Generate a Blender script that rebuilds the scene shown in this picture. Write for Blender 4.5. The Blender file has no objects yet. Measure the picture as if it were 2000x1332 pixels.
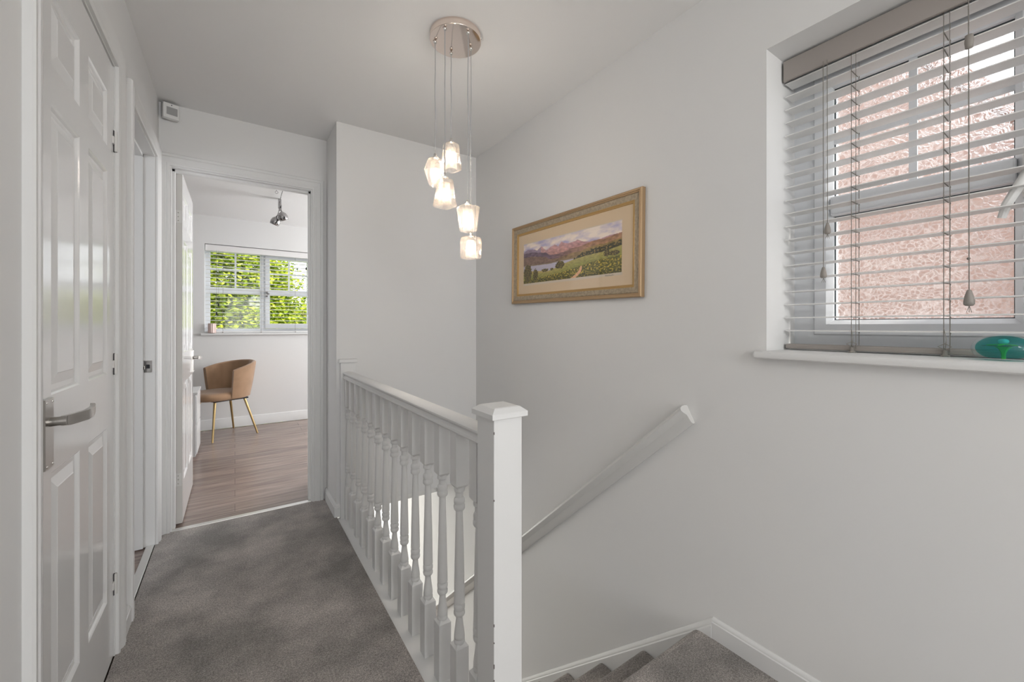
import bpy, bmesh, math, random
import numpy as np
from mathutils import Vector, Matrix, noise as mnoise
random.seed(7)
S = bpy.context.scene
COL = S.collection
R = math.radians

# ------------------------------------------------------------------ camera
cd = bpy.data.cameras.new('camera'); cam = bpy.data.objects.new('camera', cd); COL.objects.link(cam)
EYE = 1.12
cam.location = (0, 0, EYE)
cam.rotation_euler = (R(90), 0, -math.atan2(541.04, 797.64))
cd.sensor_width = 36; cd.lens = 797.64/2000*36; cd.shift_y = -29.1/2000
cd.clip_start = .02; cd.clip_end = 200
S.camera = cam

# ------------------------------------------------------------------ colour management, world, sun, area lights
S.view_settings.view_transform = 'Standard'; S.view_settings.look = 'None'
S.view_settings.gamma = 1; S.view_settings.exposure = 0.90
S.view_settings.use_curve_mapping = False
W = bpy.data.worlds.new('World'); S.world = W; W.use_nodes = True
bg = W.node_tree.nodes['Background']; bg.inputs['Color'].default_value = (.93, .96, 1, 1); bg.inputs['Strength'].default_value = 1.5

def sun(name, d, e, ang, c):
    l = bpy.data.lights.new(name, 'SUN'); l.energy = e; l.angle = R(ang); l.color = c
    o = bpy.data.objects.new(name, l); COL.objects.link(o)
    o.rotation_euler = Vector(d).to_track_quat('-Z', 'Y').to_euler(); o.location = (0, 0, 8)
def area(name, loc, d, sx, sy, e, c=(1, 1, 1)):
    l = bpy.data.lights.new(name, 'AREA'); l.shape = 'RECTANGLE'; l.size = sx; l.size_y = sy; l.energy = e; l.color = c
    o = bpy.data.objects.new(name, l); COL.objects.link(o); o.location = loc
    o.rotation_euler = Vector(d).to_track_quat('-Z', 'Y').to_euler()
sun('sun', (-.2, .75, -.8), 3.2, 3, (1, .95, .86))
# added fill light, set at a made-up window behind the camera
area('back_fill', (.50, -3.62, 1.25), (0, 1, .30), 1.5, 1.5, 20, (1, .99, .985))
# fill light added to brighten the bedroom, at an unseen side opening
area('bedroom_fill', (2.95, 4.25, 1.45), (-1, 0, .35), 1.4, 1.2, 42, (.98, .99, 1))
# daylight through the glazed front door at the foot of the stairs
area('daylight_hall', (.3, 5.45, -1.35), (.15, -1, .1), 1.0, 1.6, 24, (1, .98, .93))
def bulb(name, loc, e, rad, c):
    l = bpy.data.lights.new(name, 'POINT'); l.energy = e; l.shadow_soft_size = rad; l.color = c
    o = bpy.data.objects.new(name, l); COL.objects.link(o); o.location = loc
# point light added to fill the landing, unseen behind the camera
bulb('landing_fill', (.45, -1.35, 1.75), 10, .16, (1, 1, .99))
area('area_side_room', (-1.8, .6, 1.5), (.2, 1, -.1), 1.0, 1.0, 9, (.93, .96, 1))  # area light inside the windowless side room, aimed at its end wall

# ------------------------------------------------------------------ materials
def mat(name, col, rough=.5, metal=0, spec=.5, bump=0, bscale=200, var=0, vscale=6, col2=None, coat=0):
    m = bpy.data.materials.new(name); m.use_nodes = True
    nt = m.node_tree; b = nt.nodes['Principled BSDF']
    b.inputs['Base Color'].default_value = (*col, 1); b.inputs['Roughness'].default_value = rough
    b.inputs['Metallic'].default_value = metal; b.inputs['Specular IOR Level'].default_value = spec
    b.inputs['Coat Weight'].default_value = coat; b.inputs['Coat Roughness'].default_value = .03
    tc = nt.nodes.new('ShaderNodeTexCoord')
    if col2 is not None:
        n = nt.nodes.new('ShaderNodeTexNoise'); n.inputs['Scale'].default_value = vscale; n.inputs['Detail'].default_value = 4
        nt.links.new(tc.outputs['Object'], n.inputs['Vector'])
        r = nt.nodes.new('ShaderNodeValToRGB'); r.color_ramp.elements[0].position = .38; r.color_ramp.elements[1].position = .64
        r.color_ramp.elements[0].color = (*col, 1); r.color_ramp.elements[1].color = (*col2, 1)
        nt.links.new(n.outputs['Fac'], r.inputs['Fac']); nt.links.new(r.outputs['Color'], b.inputs['Base Color'])
    if bump:
        n = nt.nodes.new('ShaderNodeTexNoise'); n.inputs['Scale'].default_value = bscale; n.inputs['Detail'].default_value = 3
        nt.links.new(tc.outputs['Object'], n.inputs['Vector'])
        bp = nt.nodes.new('ShaderNodeBump'); bp.inputs['Strength'].default_value = bump; bp.inputs['Distance'].default_value = .002
        nt.links.new(n.outputs['Fac'], bp.inputs['Height']); nt.links.new(bp.outputs['Normal'], b.inputs['Normal'])
    return m
def srgb(r, g, b):
    f = lambda c: (c/255/12.92) if c <= 10 else ((c/255+.055)/1.055)**2.4
    return (f(r), f(g), f(b))
M = {}
M['wall'] = mat('wall_paint', (.80, .795, .785), .85, bump=.12, bscale=60, col2=(.785, .785, .785), vscale=1.3)
M['ceil'] = mat('ceiling_paint', (.86, .855, .85), .9, bump=.1, bscale=60)
M['paint'] = mat('gloss_white_paint', (.80, .80, .80), .14, bump=.05, bscale=25)
M['satin'] = mat('satin_white_paint', (.78, .78, .775), .5, spec=.35, bump=.05, bscale=40)
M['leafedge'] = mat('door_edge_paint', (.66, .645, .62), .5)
M['rail'] = mat('wall_rail_paint', (.70, .695, .68), .4)
M['upvc'] = mat('white_upvc', (.80, .82, .85), .25)
M['gap'] = mat('dark_gap', (.03, .03, .035), .9)
M['gasket'] = mat('window_gasket', (.05, .07, .08), .6)
M['steel'] = mat('brushed_steel', (.50, .48, .455), .32, 1, bump=.1, bscale=300)
M['chrome'] = mat('chrome', (.82, .80, .78), .08, 1)
M['chromed'] = mat('dark_chrome', (.42, .41, .41), .12, 1)
M['rose'] = mat('polished_rose_nickel', (.88, .77, .70), .10, 1)
M['brass'] = mat('brushed_gold_metal', (.50, .36, .17), .3, 1)
M['cable'] = mat('clear_grey_cable', (.45, .45, .46), .4)
M['cord'] = mat('blind_cord', (.22, .205, .185), .8)
M['acorn'] = mat('beige_plastic', (.30, .275, .25), .5)
M['blind'] = mat('blind_slat_paint', (.84, .83, .82), .45)
M['headrail'] = mat('blind_rail_paint', (.36, .325, .30), .55)
M['hingewhite'] = mat('painted_hinge', (.74, .73, .71), .3)
M['velvet'] = mat('tan_velvet', (.37, .225, .13), .8, col2=(.30, .18, .10), vscale=7)
M['velvet'].node_tree.nodes['Principled BSDF'].inputs['Sheen Weight'].default_value = .35
M['grey'] = mat('grey_plastic', (.36, .36, .36), .5)
M['white'] = mat('white_plastic', (.80, .80, .79), .4)
M['laq'] = mat('white_lacquer', (.75, .75, .75), .25)
M['candle'] = mat('pink_glass_wax', (.72, .55, .50), .25)
M['chip'] = mat('chipped_paint_wood', (.12, .10, .09), .8)
M['brick_trim'] = mat('render_grey', (.5, .48, .45), .8)
M['strip'] = mat('aluminium_strip', (.75, .74, .72), .3, .8)
M['ground'] = mat('lawn', (.10, .17, .04), .9, col2=(.06, .10, .03))
M['bark'] = mat('bark', (.10, .07, .045), .9)
M['tile'] = mat('roof_tile', (.30, .14, .09), .8)
M['ink'] = mat('pencil_ink', (.08, .07, .06), .8)

def nodes(m):
    nt = m.node_tree; return nt, nt.nodes['Principled BSDF'], nt.nodes.new('ShaderNodeTexCoord')
# carpet
m = mat('grey_carpet', (.12, .11, .105), .95, spec=.1); M['carpet'] = m
nt, b, tc = nodes(m)
def nz(nt, tc, scale, det=3, rough=.5, vec='Object'):
    n = nt.nodes.new('ShaderNodeTexNoise'); n.inputs['Scale'].default_value = scale; n.inputs['Detail'].default_value = det
    n.inputs['Roughness'].default_value = rough
    nt.links.new(tc.outputs[vec], n.inputs['Vector']); return n
def ramp(nt, src, stops):
    r = nt.nodes.new('ShaderNodeValToRGB'); cr = r.color_ramp
    while len(cr.elements) < len(stops): cr.elements.new(.5)
    for e, (p, c) in zip(cr.elements, stops): e.position = p; e.color = (*c, 1)
    nt.links.new(src, r.inputs['Fac']); return r
def mix(nt, a, bb, fac, mode='MIX'):
    x = nt.nodes.new('ShaderNodeMix'); x.data_type = 'RGBA'; x.blend_type = mode
    if isinstance(fac, float): x.inputs[0].default_value = fac
    else: nt.links.new(fac, x.inputs[0])
    for i, v in ((6, a), (7, bb)):
        if isinstance(v, tuple): x.inputs[i].default_value = (*v, 1)
        else: nt.links.new(v, x.inputs[i])
    return x.outputs[2]
big = ramp(nt, nz(nt, tc, 3.2, 6, .62).outputs['Fac'], [(.36, srgb(142, 137, 133)), (.5, srgb(172, 165, 160)), (.66, srgb(202, 194, 188))])
fine = ramp(nt, nz(nt, tc, 420, 2).outputs['Fac'], [(.34, (.42, .42, .42)), (.68, (1.35, 1.35, 1.35))])
mid = ramp(nt, nz(nt, tc, 150, 4, .7).outputs['Fac'], [(.36, (.62, .62, .62)), (.64, (1.25, 1.25, 1.25))])
c1 = mix(nt, big.outputs['Color'], fine.outputs['Color'], 1.0, 'MULTIPLY')
nt.links.new(mix(nt, c1, mid.outputs['Color'], 1.0, 'MULTIPLY'), b.inputs['Base Color'])
bp = nt.nodes.new('ShaderNodeBump'); bp.inputs['Strength'].default_value = .8; bp.inputs['Distance'].default_value = .004
nt.links.new(nz(nt, tc, 380, 3).outputs['Fac'], bp.inputs['Height']); nt.links.new(bp.outputs['Normal'], b.inputs['Normal'])
b.inputs['Sheen Weight'].default_value = .25
# laminate floor : planks run along x
m = mat('grey_oak_laminate', (.3, .25, .22), .27, spec=.5); M['wood'] = m
nt, b, tc = nodes(m)
mp = nt.nodes.new('ShaderNodeMapping'); mp.inputs['Scale'].default_value = (1.2, 22, 1); nt.links.new(tc.outputs['Object'], mp.inputs['Vector'])
g = nt.nodes.new('ShaderNodeTexNoise'); g.inputs['Scale'].default_value = 2.2; g.inputs['Detail'].default_value = 7; g.inputs['Roughness'].default_value = .6
nt.links.new(mp.outputs['Vector'], g.inputs['Vector'])
gr = ramp(nt, g.outputs['Fac'], [(.28, srgb(118, 100, 92)), (.5, srgb(148, 131, 123)), (.72, srgb(176, 160, 151))])
bk = nt.nodes.new('ShaderNodeTexBrick'); bk.inputs['Scale'].default_value = 1; bk.inputs['Brick Width'].default_value = 1.2; bk.inputs['Row Height'].default_value = .13
bk.inputs['Mortar Size'].default_value = .0016; bk.inputs['Color1'].default_value = (.82, .82, .82, 1); bk.inputs['Color2'].default_value = (1.08, 1.07, 1.06, 1); bk.inputs['Mortar'].default_value = (.5, .48, .46, 1)
nt.links.new(tc.outputs['Object'], bk.inputs['Vector'])
nt.links.new(mix(nt, gr.outputs['Color'], bk.outputs['Color'], 1.0, 'MULTIPLY'), b.inputs['Base Color'])
# brick of the neighbouring house (faces -x: use y,z)
m = mat('pink_brick', (.5, .3, .25), .9); M['brick'] = m
nt, b, tc = nodes(m)
sx = nt.nodes.new('ShaderNodeSeparateXYZ'); cx = nt.nodes.new('ShaderNodeCombineXYZ')
nt.links.new(tc.outputs['Object'], sx.inputs[0]); nt.links.new(sx.outputs['Y'], cx.inputs['X']); nt.links.new(sx.outputs['Z'], cx.inputs['Y'])
bk = nt.nodes.new('ShaderNodeTexBrick'); bk.inputs['Scale'].default_value = 1; bk.inputs['Brick Width'].default_value = .225; bk.inputs['Row Height'].default_value = .075
bk.inputs['Mortar Size'].default_value = .006; bk.inputs['Color1'].default_value = (.37, .245, .205, 1); bk.inputs['Color2'].default_value = (.34, .215, .18, 1); bk.inputs['Mortar'].default_value = (.40, .30, .26, 1)
nt.links.new(cx.outputs[0], bk.inputs['Vector']); nt.links.new(bk.outputs['Color'], b.inputs['Base Color'])
# leaves
def leafmat(name, stops):
    m = mat(name, (.3, .4, .1), .6, spec=.2); nt, b, tc = nodes(m)
    geo = nt.nodes.new('ShaderNodeNewGeometry')
    r = ramp(nt, geo.outputs['Random Per Island'], stops)
    nt.links.new(r.outputs['Color'], b.inputs['Base Color'])
    tr = nt.nodes.new('ShaderNodeBsdfTranslucent'); nt.links.new(r.outputs['Color'], tr.inputs['Color'])
    ms = nt.nodes.new('ShaderNodeMixShader'); ms.inputs[0].default_value = .4
    nt.links.new(b.outputs[0], ms.inputs[1]); nt.links.new(tr.outputs[0], ms.inputs[2])
    nt.links.new(ms.outputs[0], nt.nodes['Material Output'].inputs['Surface'])
    return m
M['leaf'] = leafmat('tree_leaves', [(0, (.06, .11, .02)), (.25, (.24, .36, .03)), (.6, (.52, .62, .05)), (1, (.76, .80, .12))])
M['leaf2'] = leafmat('shrub_leaves', [(0, (.12, .13, .04)), (.35, (.30, .32, .08)), (.75, (.52, .52, .16)), (1, (.70, .66, .28))])
# window glass: mostly transparent, with a clear reflection
def glassmat(name, tint=(1, 1, 1), patt=False):
    m = bpy.data.materials.new(name); m.use_nodes = True; nt = m.node_tree; nt.nodes.clear()
    out = nt.nodes.new('ShaderNodeOutputMaterial'); tr = nt.nodes.new('ShaderNodeBsdfTransparent'); tr.inputs[0].default_value = (*tint, 1)
    gl = nt.nodes.new('ShaderNodeBsdfGlossy'); gl.inputs['Roughness'].default_value = .02
    fr = nt.nodes.new('ShaderNodeFresnel'); fr.inputs[0].default_value = 1.45
    ms = nt.nodes.new('ShaderNodeMixShader')
    ge = nt.nodes.new('ShaderNodeNewGeometry'); mu = nt.nodes.new('ShaderNodeMath'); mu.operation = 'MULTIPLY'; iv = nt.nodes.new('ShaderNodeMath'); iv.operation = 'SUBTRACT'; iv.inputs[0].default_value = 1
    nt.links.new(ge.outputs['Backfacing'], iv.inputs[1]); nt.links.new(fr.outputs[0], mu.inputs[0]); nt.links.new(iv.outputs[0], mu.inputs[1]); nt.links.new(mu.outputs[0], ms.inputs[0])
    nt.links.new(gl.outputs[0], ms.inputs[2])
    if not patt: nt.links.new(tr.outputs[0], ms.inputs[1])
    else:
        tc = nt.nodes.new('ShaderNodeTexCoord')
        n0 = nz(nt, tc, 22, 2); 
        ad = nt.nodes.new('ShaderNodeVectorMath'); ad.operation = 'MULTIPLY_ADD'
        nt.links.new(n0.outputs['Color'], ad.inputs[0]); ad.inputs[1].default_value = (.05, .05, .05); nt.links.new(tc.outputs['Object'], ad.inputs[2])
        v = nt.nodes.new('ShaderNodeTexVoronoi'); v.feature = 'DISTANCE_TO_EDGE'; v.inputs['Scale'].default_value = 75; nt.links.new(ad.outputs[0], v.inputs['Vector'])
        bp = nt.nodes.new('ShaderNodeBump'); bp.inputs['Strength'].default_value = .7; bp.inputs['Distance'].default_value = .004
        r0 = ramp(nt, v.outputs['Distance'], [(0, (0, 0, 0)), (.22, (1, 1, 1))])
        nt.links.new(r0.outputs['Color'], bp.inputs['Height'])
        rf = nt.nodes.new('ShaderNodeBsdfRefraction'); rf.inputs['IOR'].default_value = 1.22; rf.inputs['Roughness'].default_value = .10
        nt.links.new(bp.outputs[0], rf.inputs['Normal']); nt.links.new(bp.outputs[0], gl.inputs['Normal']); nt.links.new(bp.outputs[0], fr.inputs['Normal'])
        m2 = nt.nodes.new('ShaderNodeMixShader'); m2.inputs[0].default_value = .34
        nt.links.new(tr.outputs[0], m2.inputs[1]); nt.links.new(rf.outputs[0], m2.inputs[2]); 
        r1 = ramp(nt, v.outputs['Distance'], [(0, (.26, .26, .26)), (.12, (.08, .08, .08)), (.3, (.03, .03, .03))])
        tl = nt.nodes.new('ShaderNodeBsdfTranslucent'); tl.inputs[0].default_value = (1, 1, 1, 1); m3 = nt.nodes.new('ShaderNodeMixShader'); nt.links.new(r1.outputs[0], m3.inputs[0])
        nt.links.new(m2.outputs[0], m3.inputs[1]); nt.links.new(tl.outputs[0], m3.inputs[2]); nt.links.new(m3.outputs[0], ms.inputs[1])
    nt.links.new(ms.outputs[0], out.inputs['Surface']); return m
M['glass'] = glassmat('clear_glass')
M['patterned'] = glassmat('patterned_glass', patt=True)
# frosted lamp shade glass
m = bpy.data.materials.new('frosted_shade_glass'); m.use_nodes = True; nt = m.node_tree; nt.nodes.clear(); M['shade'] = m
out = nt.nodes.new('ShaderNodeOutputMaterial'); tr = nt.nodes.new('ShaderNodeBsdfTransparent'); tl = nt.nodes.new('ShaderNodeBsdfTranslucent'); gl = nt.nodes.new('ShaderNodeBsdfGlossy')
tl.inputs[0].default_value = (.34, .28, .22, 1); gl.inputs['Roughness'].default_value = .08; df = nt.nodes.new('ShaderNodeBsdfDiffuse'); df.inputs[0].default_value = (.95, .93, .9, 1)
tc = nt.nodes.new('ShaderNodeTexCoord')
wv = nz(nt, tc, 26, 3); r0 = ramp(nt, wv.outputs['Fac'], [(.38, (.04, .04, .04)), (.60, (.34, .34, .34))])
a1 = nt.nodes.new('ShaderNodeMixShader'); nt.links.new(r0.outputs[0], a1.inputs[0]); nt.links.new(tr.outputs[0], a1.inputs[1]); nt.links.new(tl.outputs[0], a1.inputs[2])
a0 = nt.nodes.new('ShaderNodeMixShader'); a0.inputs[0].default_value = .02; nt.links.new(a1.outputs[0], a0.inputs[1]); nt.links.new(df.outputs[0], a0.inputs[2])
fr = nt.nodes.new('ShaderNodeFresnel'); fr.inputs[0].default_value = 1.5
a2 = nt.nodes.new('ShaderNodeMixShader'); a2.inputs[0].default_value = .10; nt.links.new(a0.outputs[0], a2.inputs[1]); nt.links.new(gl.outputs[0], a2.inputs[2])
nt.links.new(a2.outputs[0], out.inputs['Surface'])
def emis(name, c, s):
    m = bpy.data.materials.new(name); m.use_nodes = True; b = m.node_tree.nodes['Principled BSDF']
    b.inputs['Base Color'].default_value = (*c, 1); b.inputs['Emission Color'].default_value = (*c, 1); b.inputs['Emission Strength'].default_value = s
    return m
M['bulb'] = emis('warm_bulb', (1, .80, .60), 9)
M['spotbulb'] = emis('spot_bulb', (1, .96, .88), 6)
def clearglass(name, col, ior=1.45, mixdiff=0, dcol=None, rough=.0):
    m = bpy.data.materials.new(name); m.use_nodes = True; nt = m.node_tree; b = nt.nodes['Principled BSDF']
    b.inputs['Base Color'].default_value = (*col, 1); b.inputs['Transmission Weight'].default_value = 1 - mixdiff; b.inputs['IOR'].default_value = ior; b.inputs['Roughness'].default_value = rough
    return m
M['pwglass'] = glassmat('clear_art_glass', (.93, .98, .98))
m = bpy.data.materials.new('teal_art_glass'); m.use_nodes = True; nt = m.node_tree; b = nt.nodes['Principled BSDF']; M['teal'] = m
b.inputs['Base Color'].default_value = (.01, .22, .23, 1); b.inputs['Roughness'].default_value = .1
tr = nt.nodes.new('ShaderNodeBsdfTransparent'); tr.inputs[0].default_value = (.30, .80, .78, 1); ms = nt.nodes.new('ShaderNodeMixShader'); ms.inputs[0].default_value = .80
nt.links.new(b.outputs[0], ms.inputs[1]); nt.links.new(tr.outputs[0], ms.inputs[2]); nt.links.new(ms.outputs[0], nt.nodes['Material Output'].inputs['Surface'])
M['green'] = mat('green_glass', (.16, .62, .05), .2)
M['tealdark'] = mat('dark_teal_glass', (.004, .05, .06), .15)
M['bubble'] = mat('pale_blue_glass', (.45, .80, .82), .1)
# picture
m = mat('landscape_print', (.5, .5, .5), .5, coat=.0); M['print'] = m
nt = m.node_tree; at = nt.nodes.new('ShaderNodeAttribute'); at.attribute_name = 'paint'; nt.links.new(at.outputs['Color'], nt.nodes['Principled BSDF'].inputs['Base Color'])
M['mount'] = mat('cream_mount_card', (.76, .59, .40), .8)
M['gold'] = mat('gilt_frame', (.52, .33, .13), .42, .55, bump=.3, bscale=150)
M['silver'] = mat('antique_silver_frame', (.46, .375, .265), .45, .4, bump=.4, bscale=220, col2=(.34, .28, .20), vscale=90)
M['bronze'] = mat('bronze_frame', (.44, .30, .17), .42, .45, bump=.3, bscale=200)

# ------------------------------------------------------------------ helpers
def root(name, label, cat, loc, rz=0, group=None):
    o = bpy.data.objects.new(name, None); COL.objects.link(o); o.location = loc; o.rotation_euler = (0, 0, rz)
    o.empty_display_size = .1
    o['label'] = label; o['category'] = cat
    if group: o['group'] = group
    return o
def off(o):
    v = Vector((0, 0, 0))
    while o is not None: v += o.location; o = o.parent
    return v
def link(name, bm, m, parent=None, world=True, smooth=False, loc=None):
    """one mesh object; when world, the bmesh is in world coordinates"""
    if parent is not None and world:
        bmesh.ops.translate(bm, verts=bm.verts, vec=-off(parent))
    if loc is not None:
        bmesh.ops.translate(bm, verts=bm.verts, vec=-Vector(loc))
    bmesh.ops.recalc_face_normals(bm, faces=bm.faces)
    me = bpy.data.meshes.new(name); bm.to_mesh(me); bm.free()
    for mm in (m if isinstance(m, (list, tuple)) else [m]): me.materials.append(mm)
    if smooth:
        for p in me.polygons: p.use_smooth = True
    o = bpy.data.objects.new(name, me); COL.objects.link(o)
    if parent is not None: o.parent = parent
    if loc is not None: o.location = loc
    if smooth == 'auto':
        es = me.edges; 
        try: me.set_sharp_from_angle(angle=R(35))
        except Exception: pass
    return o
def struct(name, bm, m, label=None, **k):
    o = link(name, bm, m, **k)
    if not k.get('parent'): o['kind'] = 'structure'
    if label: o['label'] = label
    return o
def box(bm, x0, x1, y0, y1, z0, z1, bev=0, mi=0):
    x0, x1 = min(x0, x1), max(x0, x1); y0, y1 = min(y0, y1), max(y0, y1); z0, z1 = min(z0, z1), max(z0, z1)
    r = bmesh.ops.create_cube(bm, size=1)
    vs = r['verts']
    for v in vs:
        v.co = Vector(((x0+x1)/2 + v.co.x*(x1-x0), (y0+y1)/2 + v.co.y*(y1-y0), (z0+z1)/2 + v.co.z*(z1-z0)))
    fs = set(f for v in vs for f in v.link_faces)
    for f in fs: f.material_index = mi
    if bev:
        es = list(set(e for v in vs for e in v.link_edges))
        bmesh.ops.bevel(bm, geom=es, offset=bev, segments=2, affect='EDGES', profile=.5)
    return bm
def B(*a, **k): return box(bmesh.new(), *a, **k)
def poly(bm, pts, mi=0):
    f = bm.faces.new([bm.verts.new(p) for p in pts]); f.material_index = mi; return f
def loft(bm, rings, close=True, caps=True, mi=0):
    vr = [[bm.verts.new(p) for p in r] for r in rings]
    n = len(rings[0])
    for a, b in zip(vr, vr[1:]):
        for i in range(n if close else n-1):
            f = bm.faces.new((a[i], a[(i+1) % n], b[(i+1) % n], b[i])); f.material_index = mi
    if caps and close:
        for r in (vr[0], vr[-1]):
            try: bm.faces.new(r).material_index = mi
            except Exception: pass
    return bm
def lathe(bm, prof, c=(0, 0, 0), n=20, mi=0):
    """prof: (r,z)"""
    rings = [[(c[0]+r*math.cos(2*math.pi*i/n), c[1]+r*math.sin(2*math.pi*i/n), c[2]+z) for i in range(n)] for r, z in prof]
    return loft(bm, rings, mi=mi)
def tube(bm, pts, r, n=8, mi=0):
    pts = [Vector(p) for p in pts]; rings = []
    rr = r if isinstance(r, (list, tuple)) else [r]*len(pts)
    prev = None
    for i, p in enumerate(pts):
        d = (pts[min(i+1, len(pts)-1)] - pts[max(i-1, 0)]).normalized()
        ref = Vector((0, 0, 1)) if abs(d.z) < .9 else Vector((1, 0, 0))
        if prev is None: a = d.cross(ref).normalized()
        else: a = (prev - d*prev.dot(d)).normalized()
        prev = a; b = d.cross(a)
        rings.append([p + (a*math.cos(2*math.pi*k/n) + b*math.sin(2*math.pi*k/n))*rr[i] for k in range(n)])
    return loft(bm, rings, mi=mi)
def extrude_profile(bm, prof, p0, p1, u, v, cut0=None, cut1=None, mi=0):
    """prof (a,b) -> p + u*a + v*b, swept from p0 to p1"""
    p0, p1, u, v = map(Vector, (p0, p1, u, v))
    d = (p1-p0)
    r0 = [p0 + u*a + v*b for a, b in prof]; r1 = [p1 + u*a + v*b for a, b in prof]
    if cut0: r0 = [q + d.normalized()*cut0(a, b) for q, (a, b) in zip(r0, prof)]
    if cut1: r1 = [q + d.normalized()*cut1(a, b) for q, (a, b) in zip(r1, prof)]
    return loft(bm, [r0, r1], mi=mi)
CAS = [(0, 0), (0, .009), (.005, .012), (.012, .012), (.015, .009), (.022, .010), (.030, .016), (.046, .019), (.052, .015), (.058, .018), (.066, .018), (.070, .013), (.070, 0)]
def casing(bm, f, a0, a1, top, prof=CAS, z0=0):
    """f(a, z, d)->world ; mitred architrave around three sides of an opening"""
    rings = []
    for side in range(4):
        ring = []
        for w, d in prof:
            a, z = [(a0-w, z0), (a0-w, top+w), (a1+w, top+w), (a1+w, z0)][side]
            ring.append(f(a, z, d))
        rings.append(ring)
    return loft(bm, rings)
SK = [(0, 0), (.014, 0), (.014, .078), (.011, .082), (.011, .086), (.007, .094), (.004, .098), (0, .099)]
def six_panel_leaf(bm, Wd, H, T):
    """x 0..Wd from hinge, y -T/2..T/2, z 0..H"""
    st = .085; mu = .078
    pw = (Wd - 2*st - mu)/2
    xs = [0, st, st+pw, st+pw+mu, Wd-st, Wd]
    zs = [0, .222, .784, .958, 1.612, 1.692, 1.870, H]
    for sgn in (1, -1):
        y0 = sgn*T/2
        for i in range(5):
            for j in range(7):
                x0, x1, z0, z1 = xs[i], xs[i+1], zs[j], zs[j+1]
                if i in (1, 3) and j in (1, 3, 5):
                    lev = [(0, 0), (.004, .003), (.008, .008), (.020, .008), (.044, .002), (.046, .001)]
                    prev = None
                    for ins, dep in lev:
                        ring = [bm.verts.new(p) for p in ((x0+ins, y0-sgn*dep, z0+ins), (x1-ins, y0-sgn*dep, z0+ins), (x1-ins, y0-sgn*dep, z1-ins), (x0+ins, y0-sgn*dep, z1-ins))]
                        if prev:
                            for k in range(4): bm.faces.new((prev[k], prev[(k+1) % 4], ring[(k+1) % 4], ring[k]))
                        prev = ring
                    bm.faces.new(prev)
                else: poly(bm, [(x0, y0, z0), (x1, y0, z0), (x1, y0, z1), (x0, y0, z1)])
    a, b = -T/2, T/2
    poly(bm, [(0, a, 0), (0, b, 0), (0, b, H), (0, a, H)]); poly(bm, [(Wd, a, 0), (Wd, b, 0), (Wd, b, H), (Wd, a, H)])
    poly(bm, [(0, a, 0), (Wd, a, 0), (Wd, b, 0), (0, b, 0)]); poly(bm, [(0, a, H), (Wd, a, H), (Wd, b, H), (0, b, H)])
    bmesh.ops.remove_doubles(bm, verts=bm.verts, dist=.0002)
    return bm
PHW = .030
def lever_handle(parent, x, z, T, side, dirx):
    """long-plate lever on leaf-local coordinates; side +-1 picks the face"""
    y0 = side*T/2
    bm = bmesh.new(); hw = PHW; 
    prof = [(-hw, 0), (-hw, .005), (-hw+.006, .009), (hw-.006, .009), (hw, .005), (hw, 0)]
    loft(bm, [[(x+a, y0+side*b, z-.100) for a, b in prof], [(x+a, y0+side*b, z+.050) for a, b in prof]])
    pl = link('handle_plate', bm, M['steel'], parent, world=False)
    pl['label'] = 'brushed steel long handle plate'
    bm = bmesh.new()
    for zz in (-.093, .043):
        for xx in (-.016, .016):
            bmesh.ops.create_uvsphere(bm, u_segments=10, v_segments=6, radius=.0026, matrix=Matrix.Translation((x+xx, y0+side*.009, z+zz)))
    sc = link('screw', bm, M['chrome'], pl, world=False, smooth=True)
    bm = bmesh.new()
    lathe(bm, [(.010, 0), (.010, .03)], n=16)
    bmesh.ops.rotate(bm, verts=bm.verts, cent=(0, 0, 0), matrix=Matrix.Rotation(R(-90)*side, 3, 'X'))
    bmesh.ops.translate(bm, verts=bm.verts, vec=(x, y0+side*.006, z))
    # flat curved blade
    cs = [(0, .030, .011, 0), (.006, .036, .0115, 0), (.055, .052, .0115, 0), (.060, .0535, .0115, .0005), (.095, .054, .011, .001), (.122, .051, .0105, .003), (.136, .047, .010, .005)]
    rings = []
    for dx, dy, hh, up in cs:
        cx_, cy_ = x + dirx*dx, y0 + side*dy
        rings.append([(cx_, cy_-.004, z-hh+up), (cx_, cy_+.004, z-hh+up), (cx_, cy_+.0045, z+hh+up*1.2), (cx_, cy_-.0045, z+hh+up*1.2)])
    loft(bm, rings)
    lv = link('lever', bm, M['steel'], parent, world=False, smooth='auto')
    return pl

# ------------------------------------------------------------------ dimensions (metres)
XL, XR, XN = -.338, 1.43, .494          # left wall, right (stair) wall, landing edge
YE, YD, YW = 2.567, 2.878, 5.485        # stair end wall, bedroom door wall, bedroom window wall
HC = 2.325; YB = -3.7                   # ceiling, back wall
WT_ = .11; RT_ = .30
ZG = -2.55                              # hall floor

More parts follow.
